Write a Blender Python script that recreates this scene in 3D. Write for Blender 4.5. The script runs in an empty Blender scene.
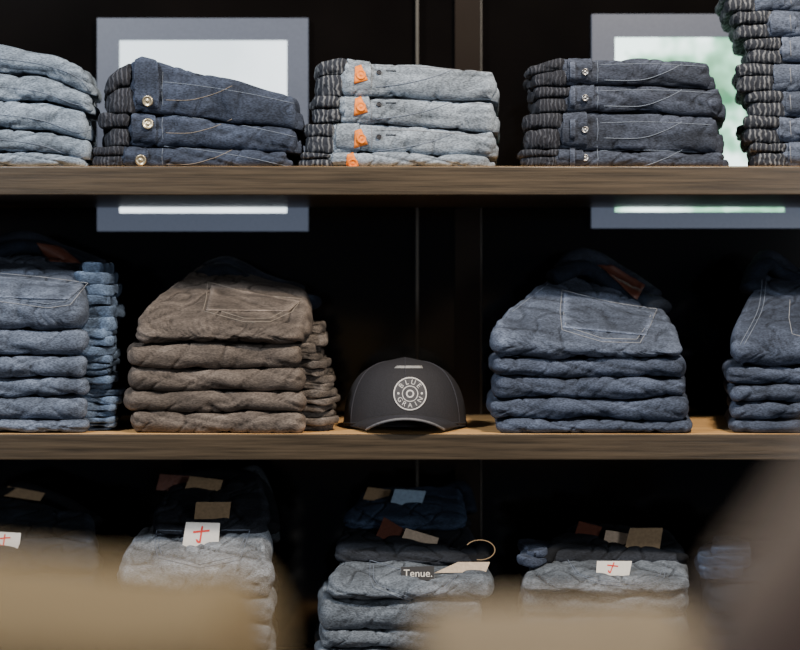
import bpy, bmesh, math, random
from mathutils import Vector, noise, Matrix
from mathutils.bvhtree import BVHTree

ZC=1.35; D=2.6; K=0.0015
CAM=Vector((0,-D,ZC))
def W(px,py,y=0.0):
    f=(D+y)/D
    return Vector(((px-400)*K*f, y, ZC-(py-290)*K*f))
def X(px,y=0.0): return (px-400)*K*(D+y)/D
def Z(py,y=0.0): return ZC-(py-290)*K*(D+y)/D
def lerp(a,b,t): return a+(b-a)*t
def interp(pts,x):
    if x<=pts[0][0]: return pts[0][1]
    for (a,b),(c,d) in zip(pts,pts[1:]):
        if x<=c:
            t=(x-a)/(c-a) if c>a else 0
            return lerp(b,d,t)
    return pts[-1][1]

# ------------------------------------------------------------ materials
def newmat(name):
    m=bpy.data.materials.new(name); m.use_nodes=True
    nt=m.node_tree; return m,nt,nt.nodes['Principled BSDF']
def N(nt,t,**kw):
    n=nt.nodes.new(t)
    for k,v in kw.items(): setattr(n,k,v)
    return n
def c4(c): return (c[0],c[1],c[2],1)
def denim(name,col,fade=1.4,speck=0.45,rough=0.88,edge=2.4,streak=0.30,desat=.22,bump=.18,gain=.84):
    l=.3*col[0]+.55*col[1]+.15*col[2]; col=[lerp(c,l,desat)*gain for c in col]
    m,nt,b=newmat(name); L=nt.links
    tc=N(nt,'ShaderNodeTexCoord')
    n1=N(nt,'ShaderNodeTexNoise'); n1.inputs['Scale'].default_value=11; n1.inputs['Detail'].default_value=3
    mp=N(nt,'ShaderNodeMapping'); mp.inputs['Scale'].default_value=(1,1,1.7)
    L.new(tc.outputs['Object'],mp.inputs[0]); L.new(mp.outputs[0],n1.inputs['Vector'])
    r1=N(nt,'ShaderNodeValToRGB'); r1.color_ramp.elements[0].position=.35; r1.color_ramp.elements[1].position=.7
    r1.color_ramp.elements[0].color=c4([x*0.78 for x in col]); r1.color_ramp.elements[1].color=c4([min(1,x*fade) for x in col])
    L.new(n1.outputs['Fac'],r1.inputs[0])
    # twill grain
    n2=N(nt,'ShaderNodeTexNoise'); n2.inputs['Scale'].default_value=620; n2.inputs['Detail'].default_value=1; n2.inputs['Roughness'].default_value=.6
    mp2=N(nt,'ShaderNodeMapping'); mp2.inputs['Scale'].default_value=(.4,1,1); mp2.inputs['Rotation'].default_value=(0,.6,0)
    L.new(tc.outputs['Object'],mp2.inputs[0]); L.new(mp2.outputs[0],n2.inputs['Vector'])
    mr=N(nt,'ShaderNodeMapRange'); mr.inputs[1].default_value=.3; mr.inputs[2].default_value=.7
    mr.inputs[3].default_value=1-speck; mr.inputs[4].default_value=1+speck
    L.new(n2.outputs['Fac'],mr.inputs[0])
    n3=N(nt,'ShaderNodeTexNoise'); n3.inputs['Scale'].default_value=60; n3.inputs['Detail'].default_value=3; n3.inputs['Distortion'].default_value=.5; n3.inputs['Roughness'].default_value=.5
    mp3=N(nt,'ShaderNodeMapping'); mp3.inputs['Scale'].default_value=(.4,1,1.1); mp3.inputs['Rotation'].default_value=(0,.35,0)
    L.new(tc.outputs['Object'],mp3.inputs[0]); L.new(mp3.outputs[0],n3.inputs['Vector'])
    mr3=N(nt,'ShaderNodeMapRange'); mr3.inputs[1].default_value=.42; mr3.inputs[2].default_value=.70
    mr3.inputs[3].default_value=1-streak*.5; mr3.inputs[4].default_value=1+streak
    L.new(n3.outputs['Fac'],mr3.inputs[0])
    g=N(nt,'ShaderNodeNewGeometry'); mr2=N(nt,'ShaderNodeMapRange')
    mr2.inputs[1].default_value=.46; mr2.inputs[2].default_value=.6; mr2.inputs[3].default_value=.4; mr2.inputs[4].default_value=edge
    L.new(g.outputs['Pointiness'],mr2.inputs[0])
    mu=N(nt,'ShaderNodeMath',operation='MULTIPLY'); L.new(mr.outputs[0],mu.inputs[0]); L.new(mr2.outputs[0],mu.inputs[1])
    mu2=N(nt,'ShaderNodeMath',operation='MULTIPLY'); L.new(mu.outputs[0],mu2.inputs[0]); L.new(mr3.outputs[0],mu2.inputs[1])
    vm=N(nt,'ShaderNodeVectorMath',operation='SCALE'); L.new(r1.outputs[0],vm.inputs[0]); L.new(mu2.outputs[0],vm.inputs['Scale'])
    L.new(vm.outputs[0],b.inputs['Base Color'])
    b.inputs['Roughness'].default_value=rough
    b.inputs['Specular IOR Level'].default_value=.2
    bp=N(nt,'ShaderNodeBump'); bp.inputs['Strength'].default_value=.5; bp.inputs['Distance'].default_value=.001
    L.new(n2.outputs['Fac'],bp.inputs['Height'])
    bp2=N(nt,'ShaderNodeBump'); bp2.inputs['Strength'].default_value=bump; bp2.inputs['Distance'].default_value=.006
    L.new(n3.outputs['Fac'],bp2.inputs['Height']); L.new(bp.outputs[0],bp2.inputs['Normal'])
    L.new(bp2.outputs[0],b.inputs['Normal'])
    return m
def ribbed(name,dark,light,scale=60,thr=.55):
    m,nt,b=newmat(name); L=nt.links
    tc=N(nt,'ShaderNodeTexCoord'); w=N(nt,'ShaderNodeTexWave'); w.bands_direction='X'
    w.inputs['Scale'].default_value=scale; w.inputs['Distortion'].default_value=6; w.inputs['Detail'].default_value=3; w.inputs['Detail Scale'].default_value=1.5
    L.new(tc.outputs['Object'],w.inputs['Vector'])
    n=N(nt,'ShaderNodeTexNoise'); n.inputs['Scale'].default_value=90; n.inputs['Detail'].default_value=3
    L.new(tc.outputs['Object'],n.inputs['Vector'])
    mu=N(nt,'ShaderNodeMath',operation='MULTIPLY'); L.new(w.outputs['Fac'],mu.inputs[0]); L.new(n.outputs['Fac'],mu.inputs[1])
    r=N(nt,'ShaderNodeValToRGB'); r.color_ramp.elements[0].position=thr*.55; r.color_ramp.elements[1].position=min(1,thr*.55+.3)
    r.color_ramp.elements[0].color=c4(dark); r.color_ramp.elements[1].color=c4(light)
    L.new(mu.outputs[0],r.inputs[0]); L.new(r.outputs[0],b.inputs['Base Color'])
    b.inputs['Roughness'].default_value=.9
    bp=N(nt,'ShaderNodeBump'); bp.inputs['Distance'].default_value=.001; L.new(w.outputs['Fac'],bp.inputs['Height']); L.new(bp.outputs[0],b.inputs['Normal'])
    return m
def plain(name,col,rough=.6,metal=0,bump=0,scale=200,var=.15,emit=None,es=0):
    m,nt,b=newmat(name); L=nt.links
    tc=N(nt,'ShaderNodeTexCoord'); n=N(nt,'ShaderNodeTexNoise'); n.inputs['Scale'].default_value=scale; n.inputs['Detail'].default_value=3
    L.new(tc.outputs['Object'],n.inputs['Vector'])
    r=N(nt,'ShaderNodeValToRGB'); r.color_ramp.elements[0].position=.3; r.color_ramp.elements[1].position=.7
    r.color_ramp.elements[0].color=c4([x*(1-var) for x in col]); r.color_ramp.elements[1].color=c4([min(1,x*(1+var)) for x in col])
    L.new(n.outputs['Fac'],r.inputs[0]); L.new(r.outputs[0],b.inputs['Base Color'])
    b.inputs['Roughness'].default_value=rough; b.inputs['Metallic'].default_value=metal
    if bump:
        bp=N(nt,'ShaderNodeBump'); bp.inputs['Distance'].default_value=bump; L.new(n.outputs['Fac'],bp.inputs['Height']); L.new(bp.outputs[0],b.inputs['Normal'])
    if emit:
        b.inputs['Emission Color'].default_value=c4(emit); b.inputs['Emission Strength'].default_value=es
    return m
def wood(name,c1,c2,rough=.5,sc=7):
    m,nt,b=newmat(name); L=nt.links
    tc=N(nt,'ShaderNodeTexCoord'); mp=N(nt,'ShaderNodeMapping'); mp.inputs['Scale'].default_value=(.8,sc*2,sc*4)
    L.new(tc.outputs['Object'],mp.inputs[0])
    n=N(nt,'ShaderNodeTexNoise'); n.inputs['Scale'].default_value=6; n.inputs['Detail'].default_value=8; n.inputs['Roughness'].default_value=.65
    L.new(mp.outputs[0],n.inputs['Vector'])
    r=N(nt,'ShaderNodeValToRGB'); r.color_ramp.elements[0].position=.32; r.color_ramp.elements[1].position=.68
    r.color_ramp.elements[0].color=c4(c1); r.color_ramp.elements[1].color=c4(c2)
    L.new(n.outputs['Fac'],r.inputs[0]); L.new(r.outputs[0],b.inputs['Base Color']); b.inputs['Roughness'].default_value=rough
    bp=N(nt,'ShaderNodeBump'); bp.inputs['Distance'].default_value=.001; bp.inputs['Strength'].default_value=.5
    L.new(n.outputs['Fac'],bp.inputs['Height']); L.new(bp.outputs[0],b.inputs['Normal'])
    return m

M={}
M['lt']=denim('denim_light_blue',(.15,.20,.265))
M['navy']=denim('denim_navy',(.030,.042,.073))
M['pale']=denim('denim_pale',(.175,.22,.275))
M['navy2']=denim('denim_slate',(.034,.044,.070))
M['mid']=denim('denim_mid_blue',(.082,.107,.160))
M['brown']=denim('denim_taupe',(.092,.074,.062),desat=.12,speck=.35)
M['blue']=denim('denim_blue',(.064,.086,.137))
M['blue2']=denim('denim_deep_blue',(.041,.057,.097))
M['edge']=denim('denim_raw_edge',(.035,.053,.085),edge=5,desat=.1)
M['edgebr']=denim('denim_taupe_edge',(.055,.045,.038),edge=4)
M['dark']=denim('denim_black',(.013,.016,.023),gain=1)
M['dnavy']=denim('denim_dark_navy',(.016,.030,.060),gain=1)
M['grey']=denim('denim_washed_grey',(.18,.21,.25))
M['grey2']=denim('denim_grey',(.100,.123,.155))
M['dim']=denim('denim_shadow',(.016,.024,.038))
M['ribd']=ribbed('waistband_lining_dark',(.008,.010,.017),(.05,.055,.07),50,.5)
M['ribl']=ribbed('waistband_lining_pale',(.014,.018,.028),(.15,.16,.175),42,.5)
M['thread']=plain('thread_pale',(.24,.255,.285),.8)
M['threadb']=plain('thread_blue',(.145,.175,.23),.8)
M['threadt']=plain('thread_tan',(.21,.18,.15),.8)
M['threadd']=plain('thread_dark',(.02,.025,.035),.9)
M['leather']=plain('leather_brown',(.095,.032,.020),.5,bump=.001)
M['kraft']=plain('kraft_card',(.27,.19,.11),.8)
M['beige']=plain('beige_card',(.50,.40,.30),.8)
M['white']=plain('white_card',(.62,.60,.56),.7,var=.04)
M['bluecard']=plain('blue_card',(.22,.31,.42),.7)
M['red']=plain('red_print',(.6,.03,.02),.7)
M['black']=plain('black_label',(.01,.01,.013),.7)
M['orange']=plain('orange_patch',(.85,.22,.015),.6)
M['brass']=plain('button_brass',(.55,.47,.32),.35,.8)
M['steel']=plain('button_steel',(.30,.30,.30),.35,.9)
M['btnd']=plain('button_dark',(.01,.01,.015),.5)

# ------------------------------------------------------------ grouping
class Grp:
    def __init__(s,name,loc):
        e=bpy.data.objects.new(name,None); e.empty_display_size=.05; bpy.context.collection.objects.link(e)
        e.location=loc; s.e=e; s.loc=Vector(loc); s.V=[]; s.F=[]; s.bvh=None
    def add(s,name,verts,faces,mat,smooth=True,solid=True):
        me=bpy.data.meshes.new(name); me.from_pydata([tuple(v) for v in verts],[],faces)
        me.materials.append(mat)
        if smooth: me.shade_smooth()
        o=bpy.data.objects.new(name,me); bpy.context.collection.objects.link(o)
        o.parent=s.e; o.matrix_parent_inverse=Matrix.Translation(-s.loc)
        if solid:
            k=len(s.V); s.V+= [Vector(v) for v in verts]; s.F+=[[i+k for i in f] for f in faces]; s.bvh=None
        return o
    def ray(s,px,py):
        if s.bvh is None: s.bvh=BVHTree.FromPolygons(s.V,s.F)
        d=(W(px,py)-CAM).normalized()
        h=s.bvh.ray_cast(CAM,d)
        if h[0] is None: return None
        n=h[1]
        if n.dot(d)>0: n=-n
        return h[0],n

def edges(total,R,n,k=6):
    R=min(R,total*.49)
    out=[]
    for i in range(k):
        th=i/k*math.pi/2; e=R*(1-math.cos(th)); out.append((e,math.sin(th)))
    for i in range(n+1):
        out.append((R+(total-2*R)*i/n,1.0))
    for i in range(k-1,-1,-1):
        th=i/k*math.pi/2; e=R*(1-math.cos(th)); out.append((total-e,math.sin(th)))
    return out

def pad(g,name,mat,y0,y1,fxl,fxr,fzb,fzt,R=.014,Rs=.014,amp=.002,wr=.0012,seed=0,nx=60,ny=22,yw=.004,xw=.003,cr=.02,solid=True,fb=1.0,freq=9,wrf=1.0):
    so=Vector((seed*3.17,seed*1.31,seed*7.7))
    verts=[];rows=[]
    ys=edges(y1-y0,R,ny)
    for (ey,fy) in ys:
        y=y0+ey; t=ey/(y1-y0)
        xl=fxl(y); xr=fxr(y)
        c=0
        ee=min(ey,(y1-y0)-ey)
        if ee<cr: c=cr*(1-math.sqrt(max(0,1-(1-ee/cr)**2)))
        xl+=c+xw*noise.noise(Vector((y*18,seed,1))); xr+=-c+xw*noise.noise(Vector((y*18,seed,5)))
        xs=edges(xr-xl,Rs,nx)
        top=[];bot=[]
        for (ex,fx) in xs:
            x=xl+ex
            yy=y+yw*(1-t)*(noise.noise(Vector((x*7,seed*2.3,0)))+.5*noise.noise(Vector((x*22,seed*2.3,4))))
            zb=fzb(x,y); zt=fzt(x,y); zm=(zb+zt)/2; hh=(zt-zb)/2*fx*fy
            top.append((x,yy,zm+hh)); bot.append((x,yy,zm-hh*fb))
        loop=top+bot[-2:0:-1]
        rows.append(len(loop)); verts.append(loop)
    n=rows[0]
    bm=bmesh.new(); vv=[[bm.verts.new(p) for p in loop] for loop in verts]
    for a,b in zip(vv,vv[1:]):
        for i in range(n):
            j=(i+1)%n
            bm.faces.new((a[i],b[i],b[j],a[j]))
    bmesh.ops.remove_doubles(bm,verts=bm.verts,dist=2e-5)
    bmesh.ops.recalc_face_normals(bm,faces=bm.faces)
    bm.normal_update()
    for v in bm.verts:
        p=v.co
        a=amp*noise.noise(p*freq*2+so)
        q=Vector((p.x*7*wrf,p.y*11,p.z*36+p.x*9))+so
        r=(1-abs(noise.noise(q)))**10
        q2=Vector((p.x*15,p.y*20,p.z*36-p.x*22))+so*1.7
        r2=(1-abs(noise.noise(q2)))**12
        v.co=p+v.normal*(a-wr*1.5*r-wr*1.0*r2)
    bm.verts.index_update()
    V=[v.co.copy() for v in bm.verts]; F=[[v.index for v in f.verts] for f in bm.faces]
    bm.free()
    return g.add(name,V,F,mat,solid=solid)

def tube(g,name,pts,r,mat,sides=6,closed=False,solid=False,flat=1.0):
    n=len(pts)
    if n<2: return
    V=[];F=[]
    for i,p in enumerate(pts):
        a=pts[max(0,i-1)]; b=pts[min(n-1,i+1)]
        t=(b-a); 
        if t.length<1e-9: t=Vector((1,0,0))
        t.normalize()
        u=t.cross(Vector((0,0,1)))
        if u.length<1e-3: u=t.cross(Vector((0,1,0)))
        u.normalize(); w=u.cross(t).normalized()
        for k in range(sides):
            th=2*math.pi*k/sides
            V.append(p+u*math.cos(th)*r*flat+w*math.sin(th)*r)
    for i in range(n-1):
        for k in range(sides):
            k2=(k+1)%sides
            F.append([i*sides+k,i*sides+k2,(i+1)*sides+k2,(i+1)*sides+k])
    F.append(list(range(sides))[::-1]); F.append([(n-1)*sides+k for k in range(sides)])
    return g.add(name,V,F,mat,solid=solid)
def catmull(P,m=8):
    out=[]
    Q=[P[0]]+list(P)+[P[-1]]
    for i in range(1,len(Q)-2):
        a,b,c,d=Q[i-1],Q[i],Q[i+1],Q[i+2]
        for k in range(m):
            t=k/m
            out.append(.5*((2*b)+(c-a)*t+(2*a-5*b+4*c-d)*t*t+(3*b-a-3*c+d)*t**3))
    out.append(P[-1]); return out
def stitch(g,pl,mat,r=.0006,smooth=True,off=.0004,maxj=.03):
    P=[Vector((a,b,0)) for a,b in pl]
    if smooth and len(P)>2: P=catmull(P,6)
    D2=[]
    for a,b in zip(P,P[1:]):
        k=max(1,int((b-a).length/2.5))
        for i in range(k): D2.append(a.lerp(b,i/k))
    D2.append(P[-1])
    cur=[]
    def flush():
        if len(cur)>1: tube(g,'stitching',list(cur),r,mat,5)
        cur.clear()
    for p in D2:
        h=g.ray(p.x,p.y)
        if h is None: flush(); continue
        q=h[0]+h[1]*off
        if cur and (q-cur[-1]).length>maxj: flush()
        cur.append(q)
    flush()
def patch(g,name,quad,mat,off=.001,n=12,thick=.0012):
    V=[];F=[]
    a,b,c,d=[Vector((p[0],p[1],0)) for p in quad]
    last=None
    for j in range(n+1):
        for i in range(n+1):
            p=a.lerp(b,i/n).lerp(d.lerp(c,i/n),j/n)
            h=g.ray(p.x,p.y)
            if h is None:
                q=last if last else W(p.x,p.y,.1)
            else: q=h[0]+h[1]*off
            last=q; V.append(q)
    for j in range(n):
        for i in range(n):
            k=j*(n+1)+i; F.append([k,k+1,k+n+2,k+n+1])
    o=g.add(name,V,F,mat,solid=True)
    m=o.modifiers.new('s','SOLIDIFY'); m.thickness=thick; m.offset=0
    return o
def plane_of(g,quad,off,tilt=None):
    cx=sum(p[0] for p in quad)/4; cy=sum(p[1] for p in quad)/4
    hs=[g.ray(*p) for p in quad]+[g.ray(cx,cy)]
    hs=[h for h in hs if h]
    n=Vector((0,0,0))
    for h in hs: n+=h[1]
    n.normalize(); n=(n+Vector((0,-.9,.1))).normalized() if tilt is None else tilt.normalized()
    c0=hs[-1][0]
    m=max((h[0]-c0).dot(n) for h in hs)
    m=min(m,.012)
    return c0+n*(m+off), n
def onplane(px,py,P0,n):
    d=(W(px,py)-CAM); t=(P0-CAM).dot(n)/d.dot(n); return CAM+d*t
def tag(g,name,quad,mat,contents=(),off=.0012,tilt=None):
    P0,n=plane_of(g,quad,off,tilt)
    c=[onplane(p[0],p[1],P0,n) for p in quad]
    V=c+[q-n*.001 for q in c]
    F=[[0,1,2,3],[7,6,5,4],[0,4,5,1],[1,5,6,2],[2,6,7,3],[3,7,4,0]]
    g.add(name,V,F,mat,smooth=False,solid=False)
    for polys,m2 in contents:
        V=[];F=[]
        for poly in polys:
            k=len(V); V+=[onplane(x,y,P0+n*.0006,n) for x,y in poly]; F.append(list(range(k,k+len(poly))))
        g.add('print',V,F,m2,smooth=False,solid=False)
def textmesh(s,size=1.0):
    cu=bpy.data.curves.new('t','FONT'); cu.body=s; cu.size=size; cu.align_x='CENTER'; cu.align_y='CENTER'
    o=bpy.data.objects.new('t',cu); bpy.context.collection.objects.link(o)
    bpy.context.view_layer.update()
    me=bpy.data.meshes.new_from_object(o.evaluated_get(bpy.context.evaluated_depsgraph_get()))
    V=[(v.co.x,v.co.y) for v in me.vertices]; F=[list(p.vertices) for p in me.polygons]
    bpy.data.objects.remove(o); return V,F
def Tpolys(cx,cy,s,rot=0):
    def R(p):
        c,q=math.cos(rot),math.sin(rot); return (cx+s*(p[0]*c-p[1]*q),cy+s*(p[0]*q+p[1]*c))
    return [[R(p) for p in [(-.9,-.35),(.9,-.7),(.9,-.48),(-.9,-.12)]],
            [R(p) for p in [(-.05,-1),(.15,-1),(.05,.9),(-.15,.9)]],
            [R(p) for p in [(-.55,.5),(-.38,.5),(-.10,.75),(-.10,.95),(-.4,.87)]]]
def button(g,px,py,rpx,mat,rim=None):
    h=g.ray(px,py)
    if not h: return
    n=(h[1]+Vector((0,-1.2,0))).normalized(); c=h[0]+n*.0005
    u=n.cross(Vector((0,0,1))).normalized(); w=u.cross(n)
    r=rpx*K
    prof=[(r,0),(r,.002),(r*.92,.0032),(r*.75,.0030),(r*.62,.0020),(r*.35,.0018),(r*.25,.0028),(0.0001,.0030)]
    V=[];F=[];S=20
    for rr,hh in prof:
        for k in range(S):
            a=2*math.pi*k/S; V.append(c+(u*math.cos(a)+w*math.sin(a))*rr+n*hh)
    for i in range(len(prof)-1):
        for k in range(S):
            k2=(k+1)%S; F.append([i*S+k,i*S+k2,(i+1)*S+k2,(i+1)*S+k])
    g.add('button',V,F,mat,solid=False)

def bfun(poly,seed,amp=.0018):
    def f(x,y):
        px=400+x/K
        py=interp(poly,px)
        return Z(py)+amp*noise.noise(Vector((x*11,y*6,seed*3.3)))+amp*.4*noise.noise(Vector((x*28,y*6,seed*5.3)))
    return f
def cst(v): return lambda y: v
def ext(px,f=.85): return lambda y: X(px,max(0,y)*f)

# ------------------------------------------------------------ room shell
def box(name,x0,x1,y0,y1,z0,z1,mat,bev=0,topmat=None):
    V=[(x0,y0,z0),(x1,y0,z0),(x1,y1,z0),(x0,y1,z0),(x0,y0,z1),(x1,y0,z1),(x1,y1,z1),(x0,y1,z1)]
    F=[(0,3,2,1),(4,5,6,7),(0,1,5,4),(1,2,6,5),(2,3,7,6),(3,0,4,7)]
    me=bpy.data.meshes.new(name); me.from_pydata(V,[],F); me.materials.append(mat)
    if topmat: me.materials.append(topmat); me.polygons[1].material_index=1
    o=bpy.data.objects.new(name,me); bpy.context.collection.objects.link(o)
    if bev:
        m=o.modifiers.new('b','BEVEL'); m.width=bev; m.segments=3
    return o
wallm=plain('wall_black_glass',(.0026,.0020,.0017),.10,scale=3,var=.6)
box('wall_back',-2.4,2.4,.42,.47,0,2.9,wallm)
box('floor',-2.4,2.4,-3.6,.42,-.05,0,wood('floor_wood',(.05,.03,.02),(.10,.065,.04)))
box('ceiling',-2.4,2.4,-3.6,.47,2.9,2.95,plain('ceiling_dark',(.02,.02,.02),.9))
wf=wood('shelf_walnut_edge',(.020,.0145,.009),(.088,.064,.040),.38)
wt=wood('shelf_oak_top_lit',(.50,.28,.11),(.80,.49,.21),.4)  # oak, its colour brightened to carry the spotlight pool on the shelf top
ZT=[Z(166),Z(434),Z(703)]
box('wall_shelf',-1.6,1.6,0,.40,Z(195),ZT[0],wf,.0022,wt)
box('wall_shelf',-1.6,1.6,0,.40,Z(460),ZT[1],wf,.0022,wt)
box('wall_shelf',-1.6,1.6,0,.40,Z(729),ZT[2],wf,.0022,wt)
tr=plain('trim_bronze',(.018,.013,.010),.22,.3,scale=5)
trl=plain('trim_steel',(.13,.125,.115),.3,.5,scale=5)
box('trim_1',X(416,.41),X(418.5,.41),.402,.42,0,2.9,trl)
box('trim_2',X(455,.41),X(482,.41),.405,.42,0,2.9,tr)
box('trim_5',X(480.5,.41),X(481.5,.41),.402,.42,0,2.9,trl)
box('trim_3',-1.6,-1.56,.40,.42,0,2.9,tr); box('trim_4',1.56,1.6,.40,.42,0,2.9,tr)

def emis_pane(name,kind):  # emission colour paints daylight mirrored in the black glass
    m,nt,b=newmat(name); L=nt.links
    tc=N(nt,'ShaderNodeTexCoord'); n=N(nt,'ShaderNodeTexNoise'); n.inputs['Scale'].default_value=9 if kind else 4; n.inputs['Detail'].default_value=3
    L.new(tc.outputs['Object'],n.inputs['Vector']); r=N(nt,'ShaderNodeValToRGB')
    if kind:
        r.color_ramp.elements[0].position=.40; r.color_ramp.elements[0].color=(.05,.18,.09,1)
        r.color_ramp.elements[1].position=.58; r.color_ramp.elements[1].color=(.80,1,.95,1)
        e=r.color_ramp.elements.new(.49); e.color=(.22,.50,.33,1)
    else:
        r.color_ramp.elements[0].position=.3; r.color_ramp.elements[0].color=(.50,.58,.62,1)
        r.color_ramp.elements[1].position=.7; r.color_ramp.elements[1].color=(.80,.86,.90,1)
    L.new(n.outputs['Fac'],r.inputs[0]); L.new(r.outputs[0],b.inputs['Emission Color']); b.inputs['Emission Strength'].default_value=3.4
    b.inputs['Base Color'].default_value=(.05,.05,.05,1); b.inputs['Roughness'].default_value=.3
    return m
frm=plain('window_reflection_surround',(.05,.055,.07),.4,emit=(.155,.19,.27),es=.46)  # weak glow paints the mirrored window surround
def window_reflection(name,o,i,pane):  # glowing panel standing in for a window's reflection in the glass wall
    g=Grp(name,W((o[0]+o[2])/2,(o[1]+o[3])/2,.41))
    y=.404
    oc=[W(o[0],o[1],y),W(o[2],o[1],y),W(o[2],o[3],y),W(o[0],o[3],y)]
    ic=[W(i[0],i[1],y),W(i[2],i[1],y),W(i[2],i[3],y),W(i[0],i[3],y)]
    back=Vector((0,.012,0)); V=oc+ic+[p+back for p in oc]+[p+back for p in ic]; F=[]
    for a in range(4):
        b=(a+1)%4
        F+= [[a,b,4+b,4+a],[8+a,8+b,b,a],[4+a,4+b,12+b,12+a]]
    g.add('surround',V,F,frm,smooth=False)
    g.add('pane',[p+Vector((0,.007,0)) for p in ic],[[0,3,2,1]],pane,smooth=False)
window_reflection('window_reflection_1',(97,18,308,231),(119,40,287,213),emis_pane('reflected_daylight_pane',0))
window_reflection('window_reflection_2',(592,14,806,228),(615,37,785,212),emis_pane('reflected_garden_pane',1))

# ------------------------------------------------------------ TOP SHELF stacks
def top_stack(bounds,exts,body,lining,waist=True,lin_w=30,seed=1,depth=.27,wcol=None):
    cx=sum(a+b for a,b in exts)/2/len(exts)
    g=Grp('folded_jeans_stack',(X(cx),.15,ZT[0]))
    nb=len(exts)
    for k in range(nb):
        fb=bfun(bounds[k],seed*10+k,0 if k==0 else .003); ft=bfun(bounds[k+1],seed*10+k+1,.003)
        a,b=exts[k]; y0=.006+.008*random.Random(seed*7+k).random()
        pad(g,'folded_leg',body,y0,depth,ext(a+(lin_w*.75 if waist else 0)),ext(b),fb,ft,R=.012,Rs=.008,seed=seed*5+k,amp=.003,wr=.0026,nx=120,cr=.018,yw=.007)
        mid=lambda x,y,fb=fb,ft=ft:(fb(x,y)*.45+ft(x,y)*.55)
        pad(g,'inner_fold',body,y0+.012,depth-.01,ext(b-40),ext(b+4),fb,mid,R=.005,Rs=.004,seed=seed*9+k,nx=14,amp=.002)
        if waist:
            pad(g,'waistband_lining',lining,y0-.002,depth-.03,ext(a+2),ext(a+lin_w+3),fb,mid,R=.006,Rs=.006,seed=seed*3+k,nx=20,amp=.0025,wr=.0015,xw=.008,yw=.005)
            pad(g,'waistband_lining',lining,y0-.004,depth-.03,ext(a),ext(a+lin_w+3),mid,ft,R=.007,Rs=.006,seed=seed*4+k+.5,nx=20,amp=.0025,wr=.0015,xw=.008,yw=.005)
            mt=lambda x,y,fb=fb,ft=ft:(fb(x,y)*.9+ft(x,y)*.1)
            tp=lambda x,y,ft=ft: ft(x,y)+.001
            pad(g,'waistband',wcol or body,y0-.003,depth-.05,ext(a+lin_w-1),ext(a+lin_w+26),mt,tp,R=.012,Rs=.003,seed=seed*6+k+.2,nx=16,amp=.002,wr=.002,cr=.003,xw=.002,yw=.004)
    return g

g=top_stack([[( -200,166),(100,166)],[(-100,146),(60,152),(95,160)],[(-100,122),(50,130),(95,140)],[(-100,94),(50,101),(95,116)],[(-100,66),(40,74),(95,95)],[(-100,40),(0,43),(50,52),(80,66),(97,84)]],
 [(-120,86),(-120,91),(-120,89),(-120,93),(-120,94)],M['lt'],M['ribd'],waist=False,seed=1)
for k,(a,b) in enumerate([(52,84),(80,98),(108,122),(133,146)]):
    stitch(g,[(-5,a+6),(40,a+12),(75,a+24),(90,b+8)],M['threadb'],.0005)
g=top_stack([[(0,166),(400,166)],[(93,147),(200,146),(290,153)],[(100,112),(180,113),(300,130)],[(100,84),(118,66),(140,55),(185,68),(240,80),(305,97)]],
 [(93,289),(101,299),(104,300)],M['navy'],M['ribd'],seed=2)
for bx,by in [(148,101),(148,124),(141,160)]: button(g,bx,by,5.6,M['brass'])
for y in (92,125,156):
    stitch(g,[(163,y-20 if y<100 else y-8),(162,y),(163,y+14)],M['threadb'],.0005)
    stitch(g,[(164,y-10),(200,y-6),(250,y+2),(296,y+12)],M['threadb'],.0005)
    stitch(g,[(166,y+8),(190,y+8),(214,y+2),(232,y-6)],M['threadt'],.0005)
g=top_stack([[(0,166),(600,166)],[(300,152),(400,152),(498,155)],[(300,122),(400,124),(498,130)],[(310,94),(400,96),(500,101)],[(310,62),(340,57),(400,62),(500,70)]],
 [(300,491),(303,495),(312,496),(314,496)],M['pale'],M['ribl'],seed=3,lin_w=32)
for i,y in enumerate((75,107,139,163)):
    a=355 if i!=3 else 347
    patch(g,'button_patch',[(a,y-8),(a+6,y-10),(a+13,y+5),(a-1,y+9 if i<3 else y+3)],M['orange'],.0008,6)
    button(g,a+6,y,5.0,M['orange'])
    if i<3:
        button(g,a+24,y-2,2.6,M['btnd'])
        stitch(g,[(371,y-14),(372,y),(371,y+12)],M['thread'],.0005)
        stitch(g,[(374,y-9),(420,y-8),(494,y-2)],M['thread'],.0005)
        stitch(g,[(376,y+12),(402,y+9),(430,y+3),(452,y-5)],M['threadb'],.0006)
        stitch(g,[(386,y-4),(396,y-4)],M['threadd'],.001)
g=top_stack([[(0,166),(900,166)],[(520,148),(620,149),(728,151)],[(524,112),(620,112),(726,116)],[(527,85),(620,84),(724,88)],[(527,66),(560,57),(640,57),(714,62)]],
 [(519,726),(522,721),(530,723),(527,712)],M['navy2'],M['ribd'],seed=4,lin_w=40)
for i,y in enumerate((72,98,130,158)):
    stitch(g,[(597,y-12),(598,y),(597,y+11)],M['threadb'],.0005)
    stitch(g,[(600,y-7),(650,y-8),(712,y-5)],M['threadb'],.0005)
    stitch(g,[(604,y+8),(640,y+8),(664,y+1),(682,y-8)],M['threadb'],.0006)
    patch(g,'belt_loop',[(570,y-10),(575,y-10),(575,y+8),(570,y+8)],M['navy2'],.0022,4,.003)
    button(g,585,y,3.5,M['steel'])
ys=[166,142,116,90,62,36,10,-16]
bounds=[[(0,y),(2000,y)] for y in ys]
g=top_stack(bounds,[(750,920),(741,920),(748,920),(736,920),(744,920),(733,920),(722,920)],M['blue'],M['ribl'],seed=5,lin_w=38)
for k in range(7):
    y=(ys[k]+ys[k+1])/2; stitch(g,[(790,y-8),(791,y+8)],M['thread'])

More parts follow.
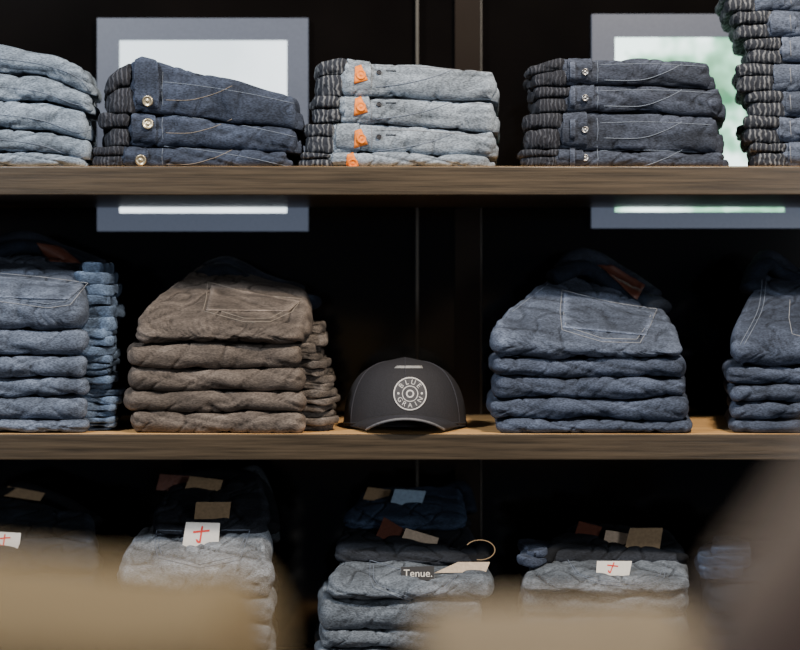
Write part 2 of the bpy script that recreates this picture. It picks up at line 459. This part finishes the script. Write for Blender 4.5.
# ------------------------------------------------------------ wedge piles
def wedge(g,name,mat,st,zb,seed,R=.022,Rs=.018,amp=.005,wr=.0030,bulge=.004,nx=130,ny=54,cr=.03):
    L=[(s[0],X(s[1],s[0])) for s in st]; Rr=[(s[0],X(s[2],s[0])) for s in st]
    ZL=[(s[0],Z(s[3],s[0])) for s in st]; ZR=[(s[0],Z(s[4],s[0])) for s in st]
    def fzt(x,y):
        a=interp(L,y); b=interp(Rr,y); t=max(0,min(1,(x-a)/(b-a)))
        return lerp(interp(ZL,y),interp(ZR,y),t)+bulge*math.sin(math.pi*t)
    return pad(g,name,mat,st[0][0],st[-1][0],lambda y:interp(L,y),lambda y:interp(Rr,y),zb,fzt,R=R,Rs=Rs,seed=seed,amp=amp,wr=wr,nx=nx,ny=ny,cr=cr,yw=.008)
def ribbon(g,name,pts,r,mat,flat=1.0):
    P=catmull([W(*p) for p in pts],8)
    P=[p+Vector((0,.3*r*noise.noise(p*30),.35*r*noise.noise(p*26))) for p in P]
    tube(g,name,P,r,mat,12,solid=True,flat=flat)
def pile(shelf,bpy_,exl,exr,mat,edge,ragr=None,seed=1,depth=.30,rag=3):
    cx=(exl[0]+exr[0])/2
    g=Grp('folded_jeans_stack',(X(cx),.15,ZT[shelf])); R_=random.Random(seed)
    for k in range(len(exl)):
        fb=bfun([(0,bpy_[k]),(1,bpy_[k])],seed*10+k,0 if k==0 else .0045); ft=bfun([(0,bpy_[k+1]),(1,bpy_[k+1])],seed*10+k+1,.0045)
        pad(g,'folded_leg',mat,.003+.014*R_.random(),depth,ext(exl[k]),ext(exr[k]),fb,ft,R=.015,Rs=.012,seed=seed*5+k,amp=.0034,wr=.0024,nx=120,cr=.022,yw=.010)
        if ragr:
            for j in range(rag):
                lo=lambda x,y,j=j,fb=fb,ft=ft: lerp(fb(x,y),ft(x,y),j/rag)
                hi=lambda x,y,j=j,fb=fb,ft=ft: lerp(fb(x,y),ft(x,y),(j+1)/rag)
                e=ragr[k]-R_.random()*10
                pad(g,'leg_end',edge,.035+R_.random()*.02,depth-.02,ext(exr[k]-25),ext(e),lo,hi,R=.003,Rs=.0025,seed=seed*9+k*5+j,nx=16,ny=26,amp=.005,wr=.001,xw=.018,yw=.016,freq=18)
    return g,bfun([(0,bpy_[-1]),(1,bpy_[-1])],seed*10+len(exl),.0045)
def ragtop(g,edge,items,seed):
    for (a,b,p0,p1,y0,y1) in items:
        fb=lambda x,y,p0=p0,y0=y0: Z(p0,y0); ft=lambda x,y,p1=p1,y0=y0: Z(p1,y0)
        pad(g,'leg_end',edge,y0,y1,ext(a,.9),ext(b,.9),fb,ft,R=.003,Rs=.0025,seed=seed+p0*.13,nx=16,ny=22,amp=.005,wr=.001,xw=.016,yw=.012,freq=18)

# M1
g,ft=pile(1,[434,420,399,378,356,330],[-110]*5,[90,88,91,87,88],M['mid'],M['edge'],ragr=[120,118,120,114,119],seed=11,rag=3)
wedge(g,'folded_seat',M['mid'],[(.005,-110,86,296,296),(.06,-110,90,282,284),(.14,-108,94,266,272),(.22,-100,99,250,266),(.31,-60,104,240,262)],ft,12)
ragtop(g,M['edge'],[(70,115,330,318,.05,.28),(72,119,318,306,.06,.28),(70,114,306,295,.06,.28),(74,117,295,284,.07,.28),(74,112,284,273,.09,.28),(76,107,273,263,.11,.28)],3)
ribbon(g,'waistband',[(-40,266,.20),(10,249,.23),(40,248,.25),(75,262,.25),(104,276,.23)],.012,M['dnavy'],1.6)
ribbon(g,'waistband',[(-40,262,.25),(0,243,.28),(25,238,.30),(60,249,.30),(102,267,.28)],.011,M['blue2'],1.5)
patch(g,'leather_patch',[(36,243),(60,247),(82,264),(50,262)],M['leather'],.0015)
patch(g,'back_pocket',[(-25,275),(84,286),(68,300),(-25,297)],M['mid'],.001,20,.002)
stitch(g,[(-5,273),(40,277),(88,283),(82,290),(70,305),(48,308),(-5,301)],M['thread'],smooth=False)
stitch(g,[(-5,278),(40,281),(82,286),(67,301),(48,304),(-5,297)],M['threadb'],smooth=False)
# M2 taupe
g,ft=pile(1,[434,412,391,369,345],[129,124,127,126],[307,309,306,301],M['brown'],M['edgebr'],ragr=[338,335,331,325],seed=21)
wedge(g,'folded_seat',M['brown'],[(.005,134,306,330,330),(.05,136,311,310,314),(.10,150,314,293,302),(.16,172,314,277,295),(.23,188,312,266,291),(.31,200,308,258,291)],ft,22)
ragtop(g,M['edgebr'],[(285,325,345,334,.06,.28),(285,319,334,323,.08,.28)],5)
ribbon(g,'waistband',[(200,278,.20),(222,270,.24),(252,284,.24),(288,296,.22),(312,302,.18)],.012,M['dnavy'],1.7)
ribbon(g,'waistband',[(206,271,.26),(228,262,.29),(262,279,.29),(300,293,.26)],.012,M['navy'],1.4)
patch(g,'back_pocket',[(212,286),(300,302),(288,312),(206,311)],M['brown'],.001,20,.002)
for o in (0,3.5):
    stitch(g,[(208+o,282+o),(206+o,300),(203+o*1.5,311-o),(244,322-o),(270,322-o),(292-o,312-o),(302-o,299+o)],M['threadt'],smooth=False)
stitch(g,[(208,282),(255,294),(302,299)],M['threadt'])
# M4 blue
g,ft=pile(1,[434,421,399,378,358],[496,488,492,490],[693,691,688,687],M['blue2'],M['blue2'],seed=31,depth=.3)
wedge(g,'folded_seat',M['blue'],[(.005,491,684,334,350),(.06,490,682,318,334),(.12,508,674,300,316),(.18,530,666,284,304),(.24,548,660,271,297),(.31,562,657,262,294)],ft,32)
ribbon(g,'waistband',[(554,278,.18),(585,268,.22),(620,290,.22),(648,301,.19),(660,309,.15)],.013,M['dnavy'],1.6)
ribbon(g,'waistband',[(562,269,.25),(586,255,.28),(628,279,.28),(655,297,.25)],.013,M['blue2'],1.4)
ribbon(g,'waistband',[(575,262,.30),(592,258,.32),(640,284,.31)],.010,M['dnavy'],1.4)
patch(g,'leather_patch',[(597,264),(613,266),(645,286),(637,301)],M['leather'],.002)
patch(g,'back_pocket',[(564,294),(655,313),(646,336),(562,328)],M['blue'],.001,20,.002)
for o in (0,3.5):
    stitch(g,[(562+o,290+o),(560+o,312),(562+o,330-o),(602,342-o),(640-o,343-o),(650-o,326),(657-o*1.5,309+o)],M['thread'],smooth=False)
stitch(g,[(562,290),(610,302),(657,309)],M['thread']); stitch(g,[(563,294),(610,306),(655,313)],M['threadb'])
stitch(g,[(512,312),(530,298),(548,284)],M['threadb'])
# M5
g,ft=pile(1,[434,420,403,386,366],[729,731,728,726],[930]*4,M['blue2'],M['blue2'],seed=41)
wedge(g,'folded_seat',M['blue2'],[(.005,727,930,340,340),(.06,729,930,322,318),(.12,738,930,304,300),(.18,746,900,288,285),(.24,751,880,274,280),(.31,758,860,260,275)],ft,42)
ribbon(g,'waistband',[(750,290,.18),(762,264,.23),(780,272,.24),(830,300,.22)],.012,M['dnavy'],1.6)
ribbon(g,'waistband',[(754,275,.23),(768,256,.28),(800,278,.28),(840,300,.26)],.011,M['blue2'],1.4)
stitch(g,[(790,300),(789,318),(792,334),(830,345)],M['thread'],smooth=False)
stitch(g,[(762,280),(758,310),(740,345)],M['threadb']); stitch(g,[(766,280),(762,310),(744,345)],M['threadb'])

# ------------------------------------------------------------ LOWER SHELF piles
g,ft=pile(2,[703,676,650,625,600],[118,120,116,120],[274,276,272,275],M['grey'],M['grey'],seed=51)
wedge(g,'folded_seat',M['grey'],[(.005,117,274,572,566),(.06,117,274,556,546),(.12,126,273,536,526),(.2,145,272,522,516),(.3,165,270,520,516)],ft,52)
fz=lambda x,y: Z(540,.1)
wedge(g,'folded_seat',M['dark'],[(.10,150,270,530,524),(.16,152,270,508,500),(.22,160,268,494,486),(.31,168,264,480,470)],fz,53,R=.015,Rs=.015)
ribbon(g,'waistband',[(165,482,.28),(200,474,.3),(250,478,.3),(266,500,.26),(271,530,.16)],.010,M['dark'],1.5)
ribbon(g,'waistband',[(240,474,.32),(256,470,.33),(268,498,.3),(274,540,.2)],.008,M['grey2'],1.3)
tag(g,'hang_tag',[(160,474),(190,476),(186,492),(156,490)],M['leather'])
tag(g,'hang_tag',[(190,476),(223,480),(217,499),(183,493)],M['kraft'])
tag(g,'hang_tag',[(196,502),(231,502),(229,519),(194,519)],M['kraft'],off=.003)
tag(g,'hang_tag',[(186,522),(220,523),(218,549),(182,548)],M['white'],[(Tpolys(201,535,9,.1),M['red'])],off=.003)
for o in (0,3.5):
    stitch(g,[(157+o,530+o),(155+o,545),(158+o,558-o),(200,568-o),(240-o,560-o),(250-o,530+o)],M['threadb'],smooth=False)
stitch(g,[(157,530),(183,531)],M['threadb']); stitch(g,[(221,530),(250,530)],M['threadb'])
# L2
g,ft=pile(2,[703,672,652,632,602],[318,314,318,317],[470,474,478,482],M['grey2'],M['grey2'],seed=61)
wedge(g,'folded_seat',M['grey2'],[(.005,328,494,588,586),(.06,328,494,572,572),(.12,336,490,556,562),(.2,344,480,552,556),(.3,350,470,550,552)],ft,62)
fz=lambda x,y: Z(566,.1)
wedge(g,'folded_seat',M['dark'],[(.09,334,488,556,560),(.15,336,484,536,546),(.22,340,474,524,532),(.31,345,468,512,512)],fz,63,R=.015,Rs=.015)
fz=lambda x,y: Z(530,.2)
wedge(g,'folded_seat',M['dnavy'],[(.18,340,470,524,522),(.23,344,468,508,504),(.33,362,464,490,484)],fz,64,R=.015,Rs=.015)
ribbon(g,'waistband',[(362,497,.32),(400,492,.34),(440,492,.34),(462,486,.33),(470,512,.28)],.009,M['dnavy'],1.4)
ribbon(g,'waistband',[(360,555,.11),(400,548,.14),(450,560,.12),(480,560,.1),(482,545,.15)],.009,M['dark'],1.3)
ribbon(g,'waistband',[(345,535,.2),(380,523,.23),(430,532,.24),(470,522,.25)],.007,M['dark'],1.3)
tag(g,'hang_tag',[(368,487),(391,490),(387,502),(363,499)],M['kraft'])
tag(g,'hang_tag',[(395,489),(426,491),(421,507),(390,504)],M['bluecard'])
tag(g,'hang_tag',[(384,517),(404,529),(398,545),(376,536)],M['leather'],off=.003)
tag(g,'hang_tag',[(406,528),(439,538),(436,547),(402,538)],M['beige'],off=.003)
tag(g,'hang_tag',[(434,573),(458,562),(490,562),(486,572)],M['beige'],off=.004)
q=[(401,567),(434,566),(434,580),(401,581)]
tv,tf=textmesh('Tenue.',10.5)
P0,n_=plane_of(g,q,.003)
tag(g,'hang_tag',q,M['black'],off=.003)
g.add('print',[onplane(418+x,573.6-y,P0+n_*.0012,n_) for x,y in tv],tf,M['white'],smooth=False,solid=False)
ring=[W(480+15*math.cos(a),550+10*math.sin(a),.06-.03*math.sin(a)) for a in [i*math.pi/10-2.6 for i in range(15)]]
tube(g,'tag_loop',ring,.0008,M['kraft'],6)
for o in (0,3.5):
    stitch(g,[(370+o,560+o),(370+o,578),(374+o,588-o),(410,601-o),(446-o,592-o),(458-o,574+o)],M['threadb'],smooth=False)
stitch(g,[(370,560),(402,570)],M['threadb'])
# L3
g,ft=pile(2,[703,676,650,620,596],[524,522,520,522],[690,692,688,690],M['grey2'],M['grey2'],seed=71)
wedge(g,'folded_seat',M['grey2'],[(.005,522,690,584,586),(.06,524,690,570,570),(.12,530,688,556,556),(.2,536,684,552,552),(.3,550,680,550,550)],ft,72)
fz=lambda x,y: Z(566,.1)
wedge(g,'folded_seat',M['dark'],[(.09,530,688,556,558),(.16,545,684,540,544),(.23,562,676,528,534),(.31,572,668,522,526)],fz,73,R=.015,Rs=.015)
ribbon(g,'waistband',[(545,562,.08),(560,548,.12),(600,552,.13),(660,556,.13),(684,560,.1)],.008,M['dark'],1.4)
ragtop(g,M['blue2'],[(520,548,566,558,.06,.2),(524,550,558,550,.08,.2)],8)
tag(g,'hang_tag',[(579,521),(602,527),(597,542),(574,537)],M['leather'])
tag(g,'hang_tag',[(606,530),(631,534),(628,548),(603,544)],M['beige'])
tag(g,'hang_tag',[(630,528),(663,528),(658,560),(622,558)],M['kraft'],off=.004)
tag(g,'hang_tag',[(597,561),(632,561),(629,576),(596,575)],M['white'],[(Tpolys(612,568,6,.3),M['red'])],off=.003)
for o in (0,3.5):
    stitch(g,[(568+o,560+o),(576+o,574),(600,584-o),(640-o,588-o),(664-o,578-o),(667-o,562+o)],M['threadb'],smooth=False)
# L0 and L4
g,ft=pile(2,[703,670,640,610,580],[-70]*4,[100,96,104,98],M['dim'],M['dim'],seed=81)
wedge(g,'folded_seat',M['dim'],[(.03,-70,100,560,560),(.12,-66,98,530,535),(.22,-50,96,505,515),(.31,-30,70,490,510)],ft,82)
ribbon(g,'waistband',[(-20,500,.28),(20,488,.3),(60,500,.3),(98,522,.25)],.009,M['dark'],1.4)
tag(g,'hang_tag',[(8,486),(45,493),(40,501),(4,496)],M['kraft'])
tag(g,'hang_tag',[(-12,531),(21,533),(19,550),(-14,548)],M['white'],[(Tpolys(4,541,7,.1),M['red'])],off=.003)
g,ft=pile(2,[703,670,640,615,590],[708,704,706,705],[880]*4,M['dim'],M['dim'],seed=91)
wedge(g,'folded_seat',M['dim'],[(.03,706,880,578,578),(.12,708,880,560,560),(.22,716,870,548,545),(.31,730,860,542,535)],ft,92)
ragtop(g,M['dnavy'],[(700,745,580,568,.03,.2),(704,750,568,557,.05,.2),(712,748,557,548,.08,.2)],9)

# ------------------------------------------------------------ CAP
capm=plain('cap_cotton_charcoal',(.0095,.009,.0125),.8,bump=.0005,scale=500,var=.3)
capt=plain('cap_topstitch',(.03,.03,.04),.8)
badge=plain('badge_white',(.52,.51,.50),.7)
cc=Vector((X(405,.13),.135,ZT[1]+.0015))
g=Grp('baseball_cap',cc)
def cap_pt(phi,v):
    th=v*math.pi/2
    rr=math.cos(th)**.56; zz=math.sin(th)**.95
    a=.0965;b=.098
    x=a*rr*math.cos(phi); y=b*rr*math.sin(phi)
    if y<0: y*=1-.10*zz
    seam=.0012*abs(math.sin(phi*3))**.3
    h=.098-.005*math.sin(phi)*zz
    base=.006*max(0,-math.sin(phi))
    return cc+Vector((x*(1+seam*6),y*(1+seam*6),base+h*zz+.002*math.sin(5*phi)*zz*(1-zz)))
V=[];F=[];S=96;T=26
for j in range(T+1):
    for i in range(S): V.append(cap_pt(2*math.pi*i/S,min(.985,j/T)))
for j in range(T):
    for i in range(S):
        k=(i+1)%S; F.append([j*S+i,j*S+k,(j+1)*S+k,(j+1)*S+i])
F.append([T*S+i for i in range(S)])
g.add('crown',V,F,capm)
for i in range(6):
    phi=math.pi/2+i*math.pi/3
    tube(g,'panel_seam',[cap_pt(phi,v/20*.97)+Vector((0,-.0004,.0004)) for v in range(21)],.0007,capt,5)
tube(g,'sweatband',[cap_pt(2*math.pi*i/60,.03) for i in range(61)],.0018,capm,6)
top=cc+Vector((0,0,.102))
V=[];F=[]
for j in range(6):
    for i in range(14):
        a=2*math.pi*i/14;t=j/5*math.pi/2; V.append(top+Vector((.008*math.cos(t)*math.cos(a),.008*math.cos(t)*math.sin(a),-.004+.004*math.sin(t))))
for j in range(5):
    for i in range(14): k=(i+1)%14; F.append([j*14+i,j*14+k,(j+1)*14+k,(j+1)*14+i])
g.add('top_button',V,F,capm)
def brim_pt(s,t):
    phi=-math.pi/2+s*math.radians(58)
    ip=cap_pt(phi,.05)-cc
    ox=s*.066*(1-.10*s*s); oy=-.098-.058*math.sqrt(max(0,1-(s*.985)**2)); 
    x=lerp(ip.x,ox,t); y=lerp(ip.y,oy,t)
    arch=.022*(1-(abs(s))**2.0)
    return cc+Vector((x,y,.003+arch*(1-.12*t)))
V=[];F=[];A=40;B=10
for j in range(B+1):
    for i in range(A+1): V.append(brim_pt(-1+2*i/A,j/B))
for j in range(B):
    for i in range(A):
        k=j*(A+1)+i; F.append([k,k+A+1,k+A+2,k+1])
o=g.add('brim',V,F,capm); m=o.modifiers.new('s','SOLIDIFY'); m.thickness=.003; m.offset=0
tube(g,'brim_edge',[brim_pt(-1+2*i/50,1.0) for i in range(51)],.0020,plain('brim_piping',(.14,.14,.15),.7),8)
for t in (.85,.7,.55,.4):
    tube(g,'brim_stitch',[brim_pt(-.96+1.92*i/50,t)+Vector((0,0,.0017)) for i in range(51)],.0004,capt,5)
def conf(name,V2,F2,mat,off):
    V=[]
    for x,y in V2:
        h=g.ray(x,y); V.append(h[0]+h[1]*off if h else W(x,y,.05))
    return g.add(name,V,F2,mat,smooth=False,solid=False)
BX,BY=410,394
def ringm(r0,r1,n=48,m=2):
    V=[];F=[]
    for j in range(m+1):
        r=lerp(r0,r1,j/m)
        for i in range(n): a=2*math.pi*i/n; V.append((BX+r*math.cos(a),BY+r*math.sin(a)))
    for j in range(m):
        for i in range(n): k=(i+1)%n; F.append([j*n+i,j*n+k,(j+1)*n+k,(j+1)*n+i])
    return V,F
V2,F2=ringm(.01,16.5,48,8); conf('badge_base',V2,F2,plain('badge_dark',(.05,.05,.055),.8),.0009)
for r0,r1 in ((15.3,16.5),(7.2,8.0),(2.6,4.0)):
    V2,F2=ringm(r0,r1); conf('badge_ring',V2,F2,badge,.0014)
def arc(word,start,step,flip):
    for i,ch in enumerate(word):
        tv,tf=textmesh(ch,6.8)
        a=math.radians(start+step*i)
        cx=BX+11.6*math.sin(a); cy=BY-11.6*math.cos(a); rot=a if not flip else a+math.pi
        V2=[(cx+x*math.cos(rot)+y*math.sin(rot),cy+x*math.sin(rot)-y*math.cos(rot)) for x,y in tv]
        conf('badge_text',V2,tf,badge,.0014)
arc('BLUE',-48,32,False); arc('GRAIN',240,-30,True)
for a in (-88,88):
    c=(BX+11.6*math.sin(math.radians(a)),BY-11.6*math.cos(math.radians(a)))
    conf('badge_dot',[(c[0]+1.2*math.cos(t),c[1]+1.2*math.sin(t)) for t in [k*math.pi/4 for k in range(8)]],[list(range(8))],badge,.0014)
patch(g,'size_sticker',[(397,366),(422,366),(423,368.5),(394,368.5)],plain('sticker_grey',(.25,.25,.25),.6),.0006,6,.0005)

# ------------------------------------------------------------ foreground display table + garments
tw=wood('table_oak',(.12,.08,.05),(.22,.15,.09))
g=Grp('display_table',(0,-1.8,0))
def cube(g,name,x0,x1,y0,y1,z0,z1,mat):
    V=[(x0,y0,z0),(x1,y0,z0),(x1,y1,z0),(x0,y1,z0),(x0,y0,z1),(x1,y0,z1),(x1,y1,z1),(x0,y1,z1)]
    F=[(0,3,2,1),(4,5,6,7),(0,1,5,4),(1,2,6,5),(2,3,7,6),(3,0,4,7)]
    o=g.add(name,V,[list(f) for f in F],mat,smooth=False); m=o.modifiers.new('b','BEVEL'); m.width=.003; return o
cube(g,'table_top',-.75,.75,-2.38,-1.5,.86,.90,tw)
for x in (-.72,.66):
    for y in (-2.35,-1.59): cube(g,'leg',x,x+.06,y,y+.06,0,.86,tw)
for x in (-.72,.66): cube(g,'rail',x+.02,x+.04,-2.29,-1.59,.78,.86,tw)
def fgstack(name,mat,x0,x1,y0,y1,zs,seed,topf=None):
    g=Grp(name,((x0+x1)/2,(y0+y1)/2,.903))
    for k in range(len(zs)-1):
        fb=lambda x,y,k=k:zs[k]
        ft=(lambda x,y,k=k:zs[k+1])
        if topf and k==len(zs)-2: ft=topf
        pad(g,'fold',mat,y0,y1,cst(x0),cst(x1),fb,ft,R=.012,Rs=.012,seed=seed+k,nx=40,amp=.003,freq=5,wr=.001)
khaki=plain('chino_khaki',(.32,.24,.13),.9,bump=.001)
stone=plain('chino_stone',(.29,.23,.15),.9,bump=.001)
taupe=plain('wool_taupe',(.26,.205,.165),.95,bump=.002)
umber=plain('wool_umber',(.075,.044,.037),.95,bump=.002)
fgstack('folded_chinos_stack',khaki,-.36,-.049,-2.08,-1.90,[.904,.96,1.03,1.10,1.17,1.237],101,topf=lambda x,y: 1.239+.012*min(1,max(0,(-.09-x)/.12)))
fgstack('folded_chinos_stack',stone,.004,.128,-2.02,-1.82,[.904,.96,1.02,1.08,1.15,1.214],111)
fgstack('folded_sweater_stack',taupe,.084,.32,-2.16,-2.06,[.904,.98,1.06,1.13,1.20],131,topf=lambda x,y: 1.245+1.4*min(.055,max(0,(x-.084))))
fgstack('folded_sweater_stack',umber,.056,.30,-2.33,-2.20,[.904,.98,1.06,1.13,1.20],121,topf=lambda x,y: 1.258+1.0*min(.045,max(0,(x-.056))))

# ------------------------------------------------------------ lights
def area(name,loc,target,sx,sy,e,col):
    l=bpy.data.lights.new(name,'AREA'); l.shape='RECTANGLE'; l.size=sx; l.size_y=sy; l.energy=e; l.color=col
    o=bpy.data.objects.new(name,l); bpy.context.collection.objects.link(o); o.location=loc
    o.rotation_euler=(Vector(target)-Vector(loc)).to_track_quat('-Z','Y').to_euler(); return o
area('ceiling_light_warm',(.6,-1.15,2.75),(.1,0.1,1.2),.22,.12,60,(1,.86,.70))
area('ceiling_light_cool',(-1.2,-1.25,2.6),(-.3,.1,1.2),.25,.2,38,(.93,.96,1))
area('front_fill_light',(2.05,-2.7,1.5),(0,0,1.25),.5,.6,27,(.93,.96,1))  # added fill, low from the right, lifts the waistbands under the shelves
area('front_fill_light',(-2.05,-2.7,1.6),(0,0,1.25),.5,.6,8,(.93,.96,1))  # weaker added fill from the left, out of frame
w=bpy.data.worlds.new('world'); bpy.context.scene.world=w; w.use_nodes=True
w.node_tree.nodes['Background'].inputs[0].default_value=(.5,.6,.8,1); w.node_tree.nodes['Background'].inputs[1].default_value=.05

cam=bpy.data.cameras.new('camera'); co=bpy.data.objects.new('camera',cam); bpy.context.collection.objects.link(co)
co.location=CAM; co.rotation_euler=(math.pi/2,0,0)
cam.sensor_width=36; cam.lens=36*D/(800*K); cam.shift_y=-35/800
cam.dof.use_dof=True; cam.dof.focus_distance=D+.04; cam.dof.aperture_fstop=2.3
cam.clip_start=.02
bpy.context.scene.camera=co
